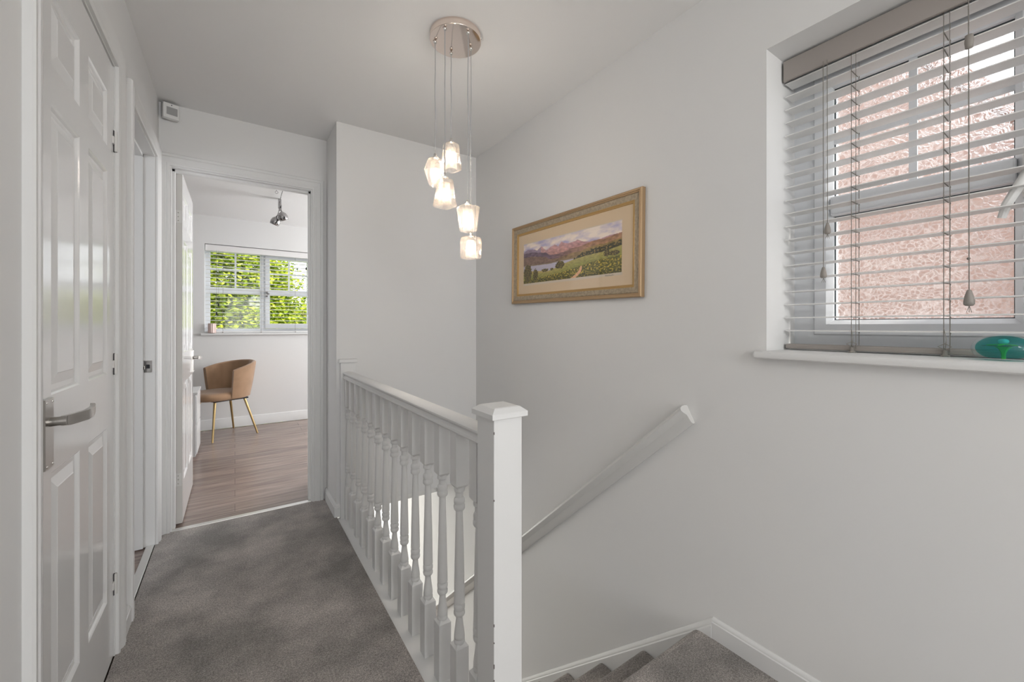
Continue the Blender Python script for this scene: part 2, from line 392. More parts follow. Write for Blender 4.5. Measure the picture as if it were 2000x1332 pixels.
# ------------------------------------------------------------------ setting
# landing floor (carpeted)
bm = bmesh.new()
box(bm, XL, XN, .8552, YD, -.24, 0); box(bm, XL, XR, YB, .8552, -.24, 0)
FL = struct('floor', bm, M['carpet'])
bm = bmesh.new(); box(bm, -3.0, XN-.01, YD+.012, 3.26, -.24, -.004); box(bm, XR+RT_, 3.0, YD+.012, 3.26, -.24, -.004); box(bm, -3.0, 3.0, 3.26, YW, -.24, -.004); struct('floor', bm, M['wood'])                 # bedroom laminate
struct('floor', B(-3.0, XL-.012, YB, YD, -.24, -.006), M['wood'])                  # room on the left
struct('floor', B(-.6, 3.0, -1.6, 5.9, ZG-.1, ZG), M['wood'])                        # hall below
bm = bmesh.new(); box(bm, XL-.11, XR+.12, YB, YD, HC, HC+.2); box(bm, -3.1, XL-.11, YB, YD, HC, HC+.2); box(bm, -3.1, 3.2, YD+WT_, YW+.3, HC-.012, HC+.2); box(bm, -3.1, 3.2, YD, YD+WT_, HC, HC+.2); struct('ceiling', bm, M['ceil'])
struct('ceiling', B(-.6, XR, 3.26, 5.8, -.30, -.245), M['ceil'])                      # hall ceiling
# threshold strips
struct('trim_1', B(-.286, .403, YD-.004, YD+.03, -.003, .004, bev=.002), M['strip'])
struct('trim_2', B(XL-.035, XL-.003, 2.16, 2.75, -.003, .005, bev=.002), M['strip'])

# door openings
D1 = (1.245, 1.905, 2.0); D2 = (2.155, 2.752, 1.985); D3 = (-.286, .403, 1.985)
WT = .11
bm = bmesh.new()
for y0, y1, z0, z1 in ((YB, D1[0]-.028, 0, HC), (D1[0]-.028, D1[1]+.028, D1[2]+.028, HC), (D1[1]+.028, D2[0]-.028, 0, HC), (D2[0]-.028, D2[1]+.028, D2[2]+.028, HC), (D2[1]+.028, YD, 0, HC)):
    box(bm, XL-WT, XL, y0, y1, z0, z1)
struct('wall_left', bm, M['wall'])
bm = bmesh.new()
box(bm, XL-WT, D3[0]-.028, YD, YD+WT, 0, HC); box(bm, D3[0]-.028, D3[1]+.028, YD, YD+WT, D3[2]+.028, HC); box(bm, D3[1]+.028, XN+.0, YD, YD+WT, 0, HC)
box(bm, -3.0, XL-WT, YD, YD+WT, 0, HC)
struct('wall_back', bm, M['wall'])
# stair end wall with the short return beside the bedroom door
bm = bmesh.new(); box(bm, XN, XR, YE, YD+WT, .03, HC); box(bm, XN, 3.0, YD, YD+WT, .03, HC)
loft(bm, [[(x, y, z) for y, z in ((YE+.012, .030), (3.255, -.243), (3.255, .35), (YD+WT_+.01, .6), (YE+.012, .6))] for x in (XN+.012, XR-.002)])
struct('wall_stair_end', bm, M['wall'])
# right wall with the window opening (y -.62...634, z 1.015..2.02)
WY0, WY1, WZ0, WZ1 = -.62, .634, 1.015, 2.02
RT = .30
bm = bmesh.new()
box(bm, XR, XR+RT, YB, WY0, ZG, HC); box(bm, XR, XR+RT, WY1, 5.8, ZG, HC if True else 0)
box(bm, XR, XR+RT, WY0, WY1, ZG, WZ0); box(bm, XR, XR+RT, WY0, WY1, WZ1, HC)
# keep the bedroom free of this wall above floor level
WR = bm
bm2 = bmesh.new()
box(bm2, XR, XR+RT, YB, WY0, ZG, HC); box(bm2, XR, XR+RT, WY1, YD, ZG, HC); box(bm2, XR, XR+RT, WY0, WY1, ZG, WZ0); box(bm2, XR, XR+RT, WY0, WY1, WZ1, HC)
box(bm2, XR, XR+RT, YD, 3.3, ZG, .6); box(bm2, XR, XR+RT, 3.3, 5.8, ZG, -.24)
bm.free(); struct('wall_right', bm2, M['wall'])
# wall behind the photographer, its window opening added for fill light
bm = bmesh.new()
box(bm, -3.0, -.25, YB-.12, YB, 0, HC); box(bm, 1.25, XR+.3, YB-.12, YB, 0, HC); box(bm, -.25, 1.25, YB-.12, YB, 0, .9); box(bm, -.25, 1.25, YB-.12, YB, 2.1, HC)
struct('wall_front', bm, M['wall'])
bm = bmesh.new()
for a in ((-.25, -.19, .9, 2.1), (1.19, 1.25, .9, 2.1), (.47, .53, .9, 2.1), (-.25, 1.25, .9, .96), (-.25, 1.25, 2.04, 2.1)): box(bm, a[0], a[1], YB-.10, YB-.04, a[2], a[3])
struct('window_added', bm, M['upvc'])  # unseen window frame, added around the opening for the back light
# bedroom walls
BZ0, BZ1, BX0, BX1 = 1.030, 2.012, -.272, 1.32
bm = bmesh.new()
for a in ((-3.0, BX0, 0, HC), (BX1, 3.0, 0, HC), (BX0, BX1, 0, BZ0), (BX0, BX1, BZ1, HC)):
    box(bm, a[0], a[1], YW, YW+.28, a[2], a[3])
struct('wall_bedroom_window', bm, M['wall'])
bm = bmesh.new(); box(bm, -3.12, -3.0, YB, YW+.28, 0, HC); struct('wall_bedroom_left', bm, M['wall'])
bm = bmesh.new()
for a in ((YD, 3.5, 0, HC), (5.0, YW+.28, 0, HC), (3.5, 5.0, 0, .85), (3.5, 5.0, 2.15, HC)):
    box(bm, 3.0, 3.12, a[0], a[1], a[2], a[3])
struct('wall_bedroom_right', bm, M['wall'])
# hall lower walls
bm = bmesh.new(); box(bm, -.6, -.5, YE-3, 5.8, ZG, -.24); struct('wall_hall_left', bm, M['wall'])
bm = bmesh.new(); box(bm, -.6, -.2, 5.5, 5.8, ZG, -.24); box(bm, .75, XR, 5.5, 5.8, ZG, -.24); box(bm, -.2, .75, 5.5, 5.8, -.5, -.24); struct('wall_hall_front', bm, M['wall'])
# fascia of the landing along the stairwell
struct('trim_3', B(XN+.02, XN+.10, .917, YE, -.42, -.0135), M['satin'])

# jamb linings + architraves
def fL(a, z, d): return (XL+d, a, z)
def fB(a, z, d): return (a, YD-d, z)
def lining_left(D, name):
    bm = bmesh.new(); y0, y1, top = D; t = .028
    box(bm, XL-WT-.002, XL, y0-t, y0, 0, top+t); box(bm, XL-WT-.002, XL, y1, y1+t, 0, top+t); box(bm, XL-WT-.002, XL, y0, y1, top, top+t)
    s = .012
    box(bm, XL-.085, XL-.045, y0, y0+s, 0, top); box(bm, XL-.085, XL-.045, y1-s, y1, 0, top); box(bm, XL-.085, XL-.045, y0, y1, top-s, top)
    return struct(name, bm, M['satin'])
lining_left(D1, 'trim_4'); lining_left(D2, 'trim_5')
bm = bmesh.new(); t = .028; x0, x1, top = D3
box(bm, x0-t, x0, YD, YD+WT, 0, top+t); box(bm, x1, x1+t, YD, YD+WT, 0, top+t); box(bm, x0, x1, YD, YD+WT, top, top+t)
box(bm, x0, x0+.012, YD+.03, YD+.065, 0, top); box(bm, x1-.012, x1, YD+.03, YD+.065, 0, top); box(bm, x0, x1, YD+.03, YD+.065, top-.012, top)
struct('trim_6', bm, M['satin'])
CL = [(w*.93+.006, d) for w, d in CAS]
struct('trim_7', casing(bmesh.new(), fL, D1[0], D1[1], D1[2], CL), M['satin'], smooth='auto')
struct('trim_8', casing(bmesh.new(), fL, D2[0]+.003, D2[1], D2[2], CL), M['satin'], smooth='auto')
CB = [(w*.92+.006, d) for w, d in CAS]
bm = casing(bmesh.new(), fB, D3[0], D3[1], D3[2], CB)
for v in bm.verts:
    if v.co.x < XL: v.co.x = XL
struct('trim_9', bm, M['satin'], smooth='auto')
# skirting boards
def skirt(bm, p0, p1, out, h=1.0, c0=None, c1=None): extrude_profile(bm, [(a, b*h) for a, b in SK], p0, p1, out, (0, 0, 1), c0, c1)
bm = bmesh.new(); skirt(bm, (XR, YB, 0), (XR, .812, 0), (-1, 0, 0), .72); struct('baseboard_right', bm, M['satin'], smooth='auto')
bm = bmesh.new(); skirt(bm, (XN, YD-.002, 0), (XN, YE, 0), (-1, 0, 0), .72, None, lambda a, b: a); skirt(bm, (XN, YE, 0), (XN+.02, YE, 0), (0, -1, 0), .72, lambda a, b: -a, None)
struct('baseboard_landing', bm, M['satin'], smooth='auto')
bm = bmesh.new(); skirt(bm, (XL, YB, 0), (XL, D1[0]-.075, 0), (1, 0, 0), .72); skirt(bm, (XL, D1[1]+.07, 0), (XL, D2[0]-.07, 0), (1, 0, 0), .72)
struct('baseboard_left', bm, M['satin'], smooth='auto')
bm = bmesh.new(); skirt(bm, (-3, YW, 0), (3, YW, 0), (0, -1, 0), 1.12); struct('baseboard_bedroom', bm, M['satin'], smooth='auto')
bm = bmesh.new(); skirt(bm, (-3, YD, 0), (XL-WT, YD, 0), (0, -1, 0), 1.0); struct('baseboard_side_room', bm, M['satin'], smooth='auto')

# ------------------------------------------------------------------ door 1 (closed, left) - hinge at far side
def hinge_closed(parent, x, z):
    bm = bmesh.new(); y = .0195
    for a, b in ((-.033, -.012), (-.010, .010), (.012, .033)):
        pass
    lathe(bm, [(.0055, -.033), (.0055, .033)], (x-.004, y+.004, z), n=10)
    for a, b in ((-.033, -.013), (-.011, .011), (.013, .033)):
        box(bm, x-.030 if abs(a) < .012 else x-.004, x+.004 if abs(a) < .012 else x-.030, y-.001, y+.004, z+a, z+b)
    h = link('hinge', bm, M['hingewhite'], parent, world=False); h['label'] = 'white painted butt hinge'
    return h
T = .035
d1 = six_panel_leaf(bmesh.new(), D1[1]-D1[0]-.006, 1.984, T)
LEAF = link('door_1', d1, M['paint'], world=False, smooth=False)
LEAF.location = (XL-T/2-.002, D1[1]-.003, .008); LEAF.rotation_euler = (0, 0, R(-90)); LEAF['kind'] = 'structure'
LEAF['label'] = 'closed white six-panel door with steel lever in the left wall'
# local +y -> world +x after -90deg rotation
lever_handle(LEAF, D1[1]-D1[0]-.006-.042, .905, T, 1, -1)
for z in (.238, .984, 1.737):
    bm = bmesh.new()
    lathe(bm, [(.0055, -.034), (.0055, .034)], (-.001, T/2+.004, z), n=10)
    box(bm, .001, .020, T/2-.001, T/2+.0035, z-.012, z+.012)
    box(bm, -.026, -.002, T/2+.000, T/2+.006, z-.034, z-.014); box(bm, -.026, -.002, T/2+.0, T/2+.006, z+.014, z+.034)
    h = link('hinge', bm, M['hingewhite'], LEAF, world=False); h['label'] = 'white painted butt hinge'
    link('hinge_recess', B(-.0025, .006, T/2-.0005, T/2+.0022, z-.036, z+.036), M['gap'], h, world=False)
# door 2 : opened right back into the side room, only its frame shows; strike plate on the far jamb
SP = link('strike_plate', B(XL-.043, XL-.012, D2[1]-.0035, D2[1]-.0005, .885, .945, bev=.0008), M['chrome'], world=True)
SP['label'] = 'small chrome strike plate on the jamb of the open left doorway'; SP['category'] = 'strike plate'
link('latch_lip', B(XL-.062, XL-.040, D2[1]-.009, D2[1]-.001, .900, .918, bev=.001), M['chrome'], SP)
link('latch_hole', B(XL-.034, XL-.020, D2[1]-.0042, D2[1]-.0034, .905, .925), M['gap'], SP)
# door 3 : bedroom door open into the bedroom
d3 = six_panel_leaf(bmesh.new(), .686, 1.975, .038)
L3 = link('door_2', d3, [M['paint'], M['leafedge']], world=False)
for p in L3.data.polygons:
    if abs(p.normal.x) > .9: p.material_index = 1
L3.location = (D3[0]+.021, YD+.078, .008); L3.rotation_euler = (0, 0, R(90)); L3['kind'] = 'structure'
L3['label'] = 'white six-panel bedroom door standing open with edge towards the landing'
lever_handle(L3, .63, .895, .038, -1, -1)
lever_handle(L3, .63, .895, .038, 1, -1)
for z in (.248, 1.728):
    bm = bmesh.new(); box(bm, -.002, .001, -.016, .019, z-.036, z+.036); lathe(bm, [(.005, -.036), (.005, .036)], (-.004, .021, z), n=8)
    h = link('hinge', bm, M['hingewhite'], L3, world=False); h['label'] = 'white painted butt hinge'
    bm = bmesh.new()
    for k in (-1, 0, 1): bmesh.ops.create_uvsphere(bm, u_segments=8, v_segments=5, radius=.0032, matrix=Matrix.Translation((-.0022, -.001, z+k*.022)))
    link('screw', bm, M['steel'], h, world=False)

# ------------------------------------------------------------------ staircase going down along the right wall
RISE, GO = .212, .235
Y0S = .885
for k in range(11):
    yn = Y0S + GO*k; zt = -.02 - RISE*k
    bm = bmesh.new()
    # carpeted step section in (y,z): tread with rounded nose and riser below
    ztop = zt if k else 0.0; yb_ = yn-GO-.01 if k else yn-.030
    pts = [(yb_, ztop-.03), (yb_, ztop)]
    for a in range(8):
        th = R(90 - a*28); pts.append((yn - .030 + .030*math.cos(th), ztop-.030 + .030*math.sin(th)))
    pts += [(yn-.036, ztop-.066), (yn-.034, -.02-RISE*(k+1)-.01), (yn-.06, -.02-RISE*(k+1)-.01), (yn-.06, ztop-.03)]
    loft(bm, [[(XN+.103, y, z) for y, z in pts], [(XR-.018, y, z) for y, z in pts]])
    if k == 0:
        ST = root('staircase', 'carpeted grey stairs going down between the white newel post and the wall with window', 'stairs', (1.0, Y0S, -.02))
    link('tread', bm, M['carpet'], ST, smooth='auto')
# wall string along the stairs, with moulded top
bm = bmesh.new()
y0, z0 = .812, .071; y1 = 3.6; sl = -.903
prof = [(.001, .0), (.016, 0), (.016, .30), (.012, .304), (.012, .309), (.007, .318), (.001, .320)]
rings = []
for y in (y0, y1):
    zt = z0 + sl*(y-y0)
    rings.append([(XR-a, y, zt - (.320-b)*1.35) for a, b in prof])
loft(bm, rings)
link('wall_string', bm, M['satin'], ST, smooth='auto')

# mopstick handrail fixed to the wall
bm = bmesh.new()
d = Vector((0, 1, -.893)).normalized(); n_ = Vector((0, .893, 1)).normalized()
prof = [(0, -.030), (.016, -.031), (.024, -.026), (.030, -.010), (.030, .004), (.046, .014), (.050, .022), (.046, .029), (.030, .033), (.012, .033), (0, .030)]
prof = [(0, -.034), (.012, -.035), (.020, -.028), (.027, .0), (.044, .012), (.050, .020), (.048, .028), (.036, .034), (.014, .036), (0, .033)]
p0 = Vector((XR, .900, .787)); p1 = p0 + Vector((0, 3.0, -.893*3.0))
r0 = [p0 + Vector((-a, 0, 0)) + n_*b for a, b in prof]; r1 = [p1 + Vector((-a, 0, 0)) + n_*b for a, b in prof]
for i, (a, b) in enumerate(prof):
    zz = r0[i]; r0[i] = zz - d*(b*.25)
loft(bm, [r0, r1])
HR = link('stair_handrail', bm, M['rail'], smooth='auto', loc=(XR, .90, .78))
HR['label'] = 'off-white moulded handrail sloping down the wall beside the stairs'; HR['category'] = 'handrail'

# ------------------------------------------------------------------ balustrade
XB = .5535
BA = root('balustrade', 'white painted balustrade with turned spindles and square newel post along the landing', 'balustrade', (XB, 1.7, 0))
def newel_cap(bm, x, y, h, hb, z):
    lev = [(hb-.006, -.002), (hb, 0), (hb, .012), (hb-.014, .023), (hb-.018, .0245)]
    loft(bm, [[(x-a, y-a, z+c), (x+a, y-a, z+c), (x+a, y+a, z+c), (x-a, y+a, z+c)] for a, c in lev])
post = link('newel_post', B(XB-.041, XB+.041, .832, .914, -.9, .897, bev=.002), M['satin'], BA)
bm = bmesh.new(); newel_cap(bm, XB, .873, 0, .0515, .897); link('newel_cap', bm, M['satin'], BA)
# paint chips on the newel
rc = random.Random(3)
def newchip(): link('paint_chip', bm, M['chip'], post)
def chip(x, z, r, face):
    global bm
    bm = bmesh.new(); pts = []
    for i in range(7):
        a = i/7*2*math.pi; q = r*rc.uniform(.5, 1.1)
        if face == 0: pts.append((x+q*math.cos(a), .8316, z+q*math.sin(a)*.8))
    poly(bm, pts); newchip()
chip(.5215, .135, .0035, 0); chip(.5245, .136, .003, 0); chip(.523, .118, .0015, 0)
for z, hh in ((.40, .006), (.36, .003), (.30, .010), (.27, .003), (.22, .004), (.13, .005), (.05, .004), (.70, .004), (.86, .006)):
    bm = box(bmesh.new(), XB-.0414, XB-.0398, .8314, .8335, z, z+hh); newchip()
hp = link('half_newel', B(XB-.041, XB+.041, YE-.026, YE+.004, -.02, .905, bev=.0015), M['satin'], BA)
bm = bmesh.new(); box(bm, XB-.053, XB+.053, YE-.040, YE+.004, .905, .925, bev=.003); link('half_newel_cap', bm, M['satin'], BA)
# rail
hpz = .808
prof = [(-.020, 0), (-.0265, .002), (-.0295, .007), (-.0285, .013), (-.024, .017), (-.022, .022), (-.0255, .027), (-.0295, .031), (-.0295, .036), (-.026, .040), (-.014, .044), (0, .045)]
prof = prof + [(-a, b) for a, b in reversed(prof[:-1])]
bm = bmesh.new(); extrude_profile(bm, prof, (XB, .914, hpz), (XB, YE-.026, hpz), (1, 0, 0), (0, 0, 1)); link('handrail', bm, M['satin'], BA, smooth='auto')
link('base_rail', B(XN, XB+.055, .914, YE-.0, -.035, -.010, bev=.003), M['satin'], BA)
# baluster
def baluster_mesh():
    bm = bmesh.new(); h = .0205
    def blk(z0, z1, lo, hi):
        lev = []
        c = .6
        if lo: lev += [(h*c, z0), (h, z0+.010)]
        else: lev += [(h, z0)]
        if hi: lev += [(h, z1-.010), (h*c, z1)]
        else: lev += [(h, z1)]
        loft(bm, [[(-a, -a, z), (a, -a, z), (a, a, z), (-a, a, z)] for a, z in lev])
    blk(-.012, .182, False, True); blk(.640, .812, True, False)
    P = [(.0135, .172), (.0150, .178), (.0165, .183), (.0165, .188), (.0145, .191), (.0145, .1925), (.0162, .196), (.0160, .203), (.0145, .215), (.0120, .232), (.0100, .250), (.0098, .259),
         (.0145, .261), (.0168, .265), (.0170, .272), (.0148, .276), (.0148, .278), (.0168, .282), (.0170, .290), (.0150, .2945), (.0135, .297),
         (.0165, .300), (.0160, .32), (.0150, .38), (.0132, .46), (.0115, .53), (.0103, .570), (.0100, .573),
         (.0150, .5745), (.0172, .578), (.0172, .587), (.0150, .591), (.0150, .593), (.0170, .597), (.0170, .604), (.0150, .609), (.0118, .612), (.0115, .624), (.0118, .627), (.0162, .630), (.0168, .636), (.0150, .642), (.013, .648)]
    lathe(bm, P, n=20)
    return bm
b0 = None
ys = [1.0955 + .1195*k for k in range(-1, 13)]
for y in ys:
    if b0 is None:
        b0 = link('baluster', baluster_mesh(), M['satin'], BA, world=False, smooth='auto')
        o = b0
    else:
        o = b0.copy(); COL.objects.link(o); o.parent = BA
    o.location = (0, y-1.7, 0)

# ------------------------------------------------------------------ window 1 (stair window, right)
FX = 1.637
bm = bmesh.new(); f = .058
y0, y1, z0, z1 = WY0, WY1, WZ0+.025, WZ1
box(bm, FX, FX+.07, y0, y0+f, z0, z1); box(bm, FX, FX+.07, y1-f, y1, z0, z1)
box(bm, FX, FX+.07, y0+f, y1-f, z0, z0+.052); box(bm, FX, FX+.07, y0+f, y1-f, z1-f, z1); box(bm, FX, FX+.07, .025, .085, z0+.052, z1-f)
W1 = link('window_1', bm, M['upvc'], loc=(FX, 0, z0)); W1['kind'] = 'structure'; W1['label'] = 'white casement window with frosted patterned panes beside the stairs'
def sash(parent, ya, yb, za, zb, mid0, mid1, bar_z, bar_y, x, name='sash'):
    """ya..yb outer; returns"""
    bm = bmesh.new(); s = .050; t0, t1 = x-.012, x+.05
    def fr(a, b, c, d):   # sloped inner bead frame
        lev = [(0, t0+.006), (.004, t0), (s-.014, t0), (s, t0+.020), (s, t1)]
        rings = [[(xx, a+i, c+i), (xx, b-i, c+i), (xx, b-i, d-i), (xx, a+i, d-i)] for i, xx in lev]
        loft(bm, rings, caps=False)
        loft(bm, [[(t1, a, c), (t1, b, c), (t1, b, d), (t1, a, d)], [(t0+.006, a, c), (t0+.006, b, c), (t0+.006, b, d), (t0+.006, a, d)]], caps=False)
    fr(ya, yb, za, zb)
    box(bm, t0+.002, t1, ya+s-.004, yb-s+.004, mid0, mid1, bev=.006)
    o = link(name, bm, M['upvc'], parent)
    bm = bmesh.new()
    gx = x+.024
    box(bm, gx-.010, gx-.002, ya+s, yb-s, bar_z-.009, bar_z+.009); box(bm, gx-.011, gx-.001, bar_y-.009, bar_y+.009, mid1, zb-s)
    g = link('glazing_bar', bm, M['upvc'], o)
    bm = bmesh.new()
    for (c, d_) in ((za+s, mid0), (mid1, zb-s)):
        w = .0025
        box(bm, gx-.004, gx+.002, ya+s-.001, ya+s+w, c, d_); box(bm, gx-.004, gx+.002, yb-s-w, yb-s+.001, c, d_)
        box(bm, gx-.004, gx+.002, ya+s, yb-s, c-.001, c+w); box(bm, gx-.004, gx+.002, ya+s, yb-s, d_-w, d_+.001)
    link('gasket', bm, M['gasket'], o)
    bm = bmesh.new(); box(bm, gx, gx+.004, ya+s, yb-s, za+s, mid0); box(bm, gx, gx+.004, ya+s, yb-s, mid1, zb-s)
    link('glass_pane', bm, M['patterned'], o)
    return o
sA = sash(W1, .092, .575, z0+.050, z1-.058, 1.485, 1.548, 1.735, .333, FX+.004)
sB = sash(W1, WY0+f, .018, z0+.050, z1-.058, 1.485, 1.548, 1.735, -.27, FX+.004)
# window handle
bm = bmesh.new(); hx = FX-.010
box(bm, hx-.012, hx, .100, .128, 1.44, 1.56, bev=.004)
tube(bm, [(hx-.015, .114, 1.50), (hx-.038, .114, 1.50), (hx-.046, .122, 1.48), (hx-.044, .150, 1.42), (hx-.040, .158, 1.39)], [.010, .011, .011, .010, .008], n=10)
wh = link('window_handle', bm, M['white'], W1, smooth='auto')
# sill board with rounded nose
bm = bmesh.new()
prof = [(FX+.0, 1.016), (XR-.030, 1.015), (XR-.036, 1.019), (XR-.038, 1.0275), (XR-.036, 1.036), (XR-.030, 1.040), (FX, 1.040)]
# sections outside and inside of the reveal
def sect(y, xin): return [((x if x < XR+.001 else xin), y, z) for x, z in prof]
loft(bm, [sect(WY0-.03, XR), sect(WY0, XR)]); loft(bm, [[(x, y, z) for x, z in prof] for y in (WY0, WY1)]); loft(bm, [sect(WY1, XR), sect(WY1+.022, XR), [(min(x+.012, XR), WY1+.030, 1.0275+(z-1.0275)*.7) for x, y, z in sect(0, XR)]])
struct('trim_10', bm, M['satin'], smooth='auto')

# venetian blind on window 1
BY0, BY1 = WY0+.01, WY1-.006
BL = root('venetian_blind', 'white wooden venetian blind lowered over the frosted window by the stairs', 'blind', (1.56, 0, 1.045))
bm = bmesh.new(); box(bm, 1.533, 1.543, BY0, BY1, 1.944, 2.012, bev=.002); box(bm, 1.543, 1.600, BY0+.003, BY1-.003, 1.975, 2.010)
link('headrail', bm, M['headrail'], BL)
NS = 20; pitch = .0440; zb = 1.104
bm = bmesh.new()
for k in range(NS):
    z = zb + pitch*k
    if z > 1.955: continue
    c0, c1 = 1.547, 1.599
    pr = []
    for i in range(5):
        t_ = i/4; pr.append((c0+(c1-c0)*t_, z + .0015*(1-(2*t_-1)**2)))
    ring = [(x, zz+.0013) for x, zz in pr] + [(x, zz-.0013) for x, zz in reversed(pr)]
    loft(bm, [[(x, BY0+.004, zz) for x, zz in ring], [(x, BY1-.001, zz) for x, zz in ring]])
link('slats', bm, M['blind'], BL)
link('bottom_rail', B(1.547, 1.600, BY0+.004, BY1-.001, 1.0445, 1.060, bev=.003), M['headrail'], BL)
for yl in (.447, .252, .02, -.35):
    bm = bmesh.new()
    tube(bm, [(1.5455, yl, 1.052), (1.5455, yl, 1.95)], .0009, 6); tube(bm, [(1.5455, yl-.011, 1.052), (1.5455, yl-.011, 1.95)], .0007, 6)
    tube(bm, [(1.601, yl-.003, 1.052), (1.601, yl-.003, 1.95)], .0009, 6)
    for k in range(NS-1):
        z = zb+pitch*k; box(bm, 1.5455, 1.601, yl-.001, yl+.001, z-.0024, z-.0015)
        bmesh.ops.create_uvsphere(bm, u_segments=6, v_segments=4, radius=.002, matrix=Matrix.Translation((1.602, yl-.003, z-.004)))
    lc = link('ladder_cord', bm, M['cord'], BL)
    bm = bmesh.new(); lathe(bm, [(.009, 0), (.009, .003), (.005, .005), (.004, .016)], (1.538, yl-.004, 1.0405), n=12)
    tube(bm, [(1.538, yl-.004, 1.056), (1.536, yl-.016, 1.066), (1.538, yl-.004, 1.074), (1.54, yl+.010, 1.066), (1.538, yl-.004, 1.056)], .0012, 6)
    tube(bm, [(1.5445, yl, 1.115), (1.538, yl-.006, 1.085), (1.538, yl-.004, 1.058)], .0009, 6)
    link('cord_clip', bm, M['acorn'], lc, smooth=True)
def acorn(y, z, ztop, knot=False, k=1.0):
    bm = bmesh.new(); tube(bm, [(1.527, y+.001, ztop), (1.527, y+.0005, (z+ztop)/2), (1.527, y, z)], .0011, 6)
    if knot: bmesh.ops.create_uvsphere(bm, u_segments=8, v_segments=6, radius=.0035, matrix=Matrix.Translation((1.527, y+.001, z+.085)))
    pc = link('pull_cord', bm, M['cord'], BL)
    bm = bmesh.new(); lathe(bm, [(.003*k, 0.006*k), (.0045*k, .003*k), (.008*k, -.010*k), (.0098*k, -.022*k), (.0095*k, -.029*k), (.006*k, -.0325*k), (.0005, -.033*k)], (1.527, y, z), n=14)
    link('acorn', bm, M['acorn'], pc, smooth=True)
    bm = bmesh.new()
    for q in range(3): tube(bm, [(1.527, y, z-.032*k), (1.527+.003*(q-1), y-.004*(q-1), z-.048*k)], .0006, 5)
    link('cord_end', bm, M['cord'], pc)
acorn(.501, 1.436, 1.95, k=.9); acorn(.5115, 1.300, 1.95, k=.9); acorn(.2045, 1.205, 1.95, True, 1.05)
bm = bmesh.new(); lathe(bm, [(.002, -.018), (.007, -.016), (.0085, 0), (.0075, .016), (.003, .018)], (1.527, .2045, 1.835), n=12); link('cord_connector', bm, M['acorn'], BL, smooth=True)

# ------------------------------------------------------------------ paperweight on the sill
px, py, pz = 1.468, .143, 1.0405
PW = root('paperweight', 'teal glass dome paperweight with a green flower inside on the window sill', 'paperweight', (px, py, pz))
def ell(bm, c, a, b, cc, nu=36, nv=22, flat=None):
    bmesh.ops.create_uvsphere(bm, u_segments=nu, v_segments=nv, radius=1, matrix=Matrix.Translation(c) @ Matrix.Diagonal((a, b, cc, 1)))
    if flat is not None:
        for v in bm.verts:
            if v.co.z < flat: v.co.z = flat
bm = bmesh.new(); ell(bm, (px, py, pz+.0275), .046, .0510, .0345)
for v in bm.verts:
    if v.co.z < pz: v.co.z = pz
link('clear_casing', bm, M['pwglass'], PW, smooth=True)
bm = bmesh.new(); ell(bm, (px+.002, py, pz+.029), .039, .0445, .0285)
for v in bm.verts:
    if v.co.z < pz+.006: v.co.z = pz+.006
link('teal_core', bm, M['teal'], PW, smooth=True)
bm = bmesh.new(); ell(bm, (px+.004, py, pz+.034), .032, .036, .0012); link('dark_pool', bm, M['tealdark'], PW, smooth=True)
bm = bmesh.new()
lathe(bm, [(.004, .004), (.0035, .012), (.005, .020), (.009, .027), (.015, .032), (.0155, .0325), (.002, .031)], (px-.004, py, pz), n=5)
for k in range(5):
    a = 2*math.pi*k/5+.4; c, s = math.cos(a), math.sin(a)
    q = [(c*.004-s*.005, s*.004+c*.005), (c*.026, s*.026), (c*.004+s*.005, s*.004-c*.005)]
    loft(bm, [[(px-.004+u, py+v, pz+.034+.003*(1 if i != 1 else 0)) for i, (u, v) in enumerate(q)], [(px-.004+u, py+v, pz+.036+.003*(1 if i != 1 else 0)) for i, (u, v) in enumerate(q)]])
link('flower', bm, M['green'], PW)
bm = bmesh.new(); ell(bm, (px-.004, py, pz+.044), .008, .009, .0065, 18, 12); link('bubble', bm, M['bubble'], PW, smooth=True)

# ------------------------------------------------------------------ framed picture on the stair wall (local: u along -y (viewer's right), z up)
PC = Vector((XR-.002, 1.592, 1.480)); PWd, PH = .968, .462
PIC = root('framed_picture', 'panoramic lake and mountain landscape print in a gilt and silver frame on the stair wall', 'picture', PC)
PIC.rotation_euler = (R(.75), 0, 0)
def pl(u, z, d): return (-d, -u, z)
def frame_ring(prof, m, name):
    bm = bmesh.new(); vr = []
    for sx_, sz_ in ((-1, -1), (1, -1), (1, 1), (-1, 1)):
        vr.append([pl(sx_*(PWd/2-w), sz_*(PH/2-w), dd) for w, dd in prof])
    vr.append(vr[0]); loft(bm, vr, close=False)
    return link(name, bm, m, PIC, world=False, smooth='auto')
frame_ring([(0, 0), (0, .020), (.004, .024), (.010, .024), (.012, .021), (.016, .021), (.018, .018)], M['bronze'], 'frame_edge')
frame_ring([(.018, .018), (.022, .020), (.030, .016), (.040, .013), (.044, .0135)], M['silver'], 'frame_band')
frame_ring([(.044, .0135), (.048, .015), (.051, .012), (.056, .010), (.057, .006)], M['gold'], 'frame_slip')
link('mount', B(-.0065, -.003, -(PWd/2-.05), PWd/2-.05, -(PH/2-.05), PH/2-.05), M['mount'], PIC, world=False)
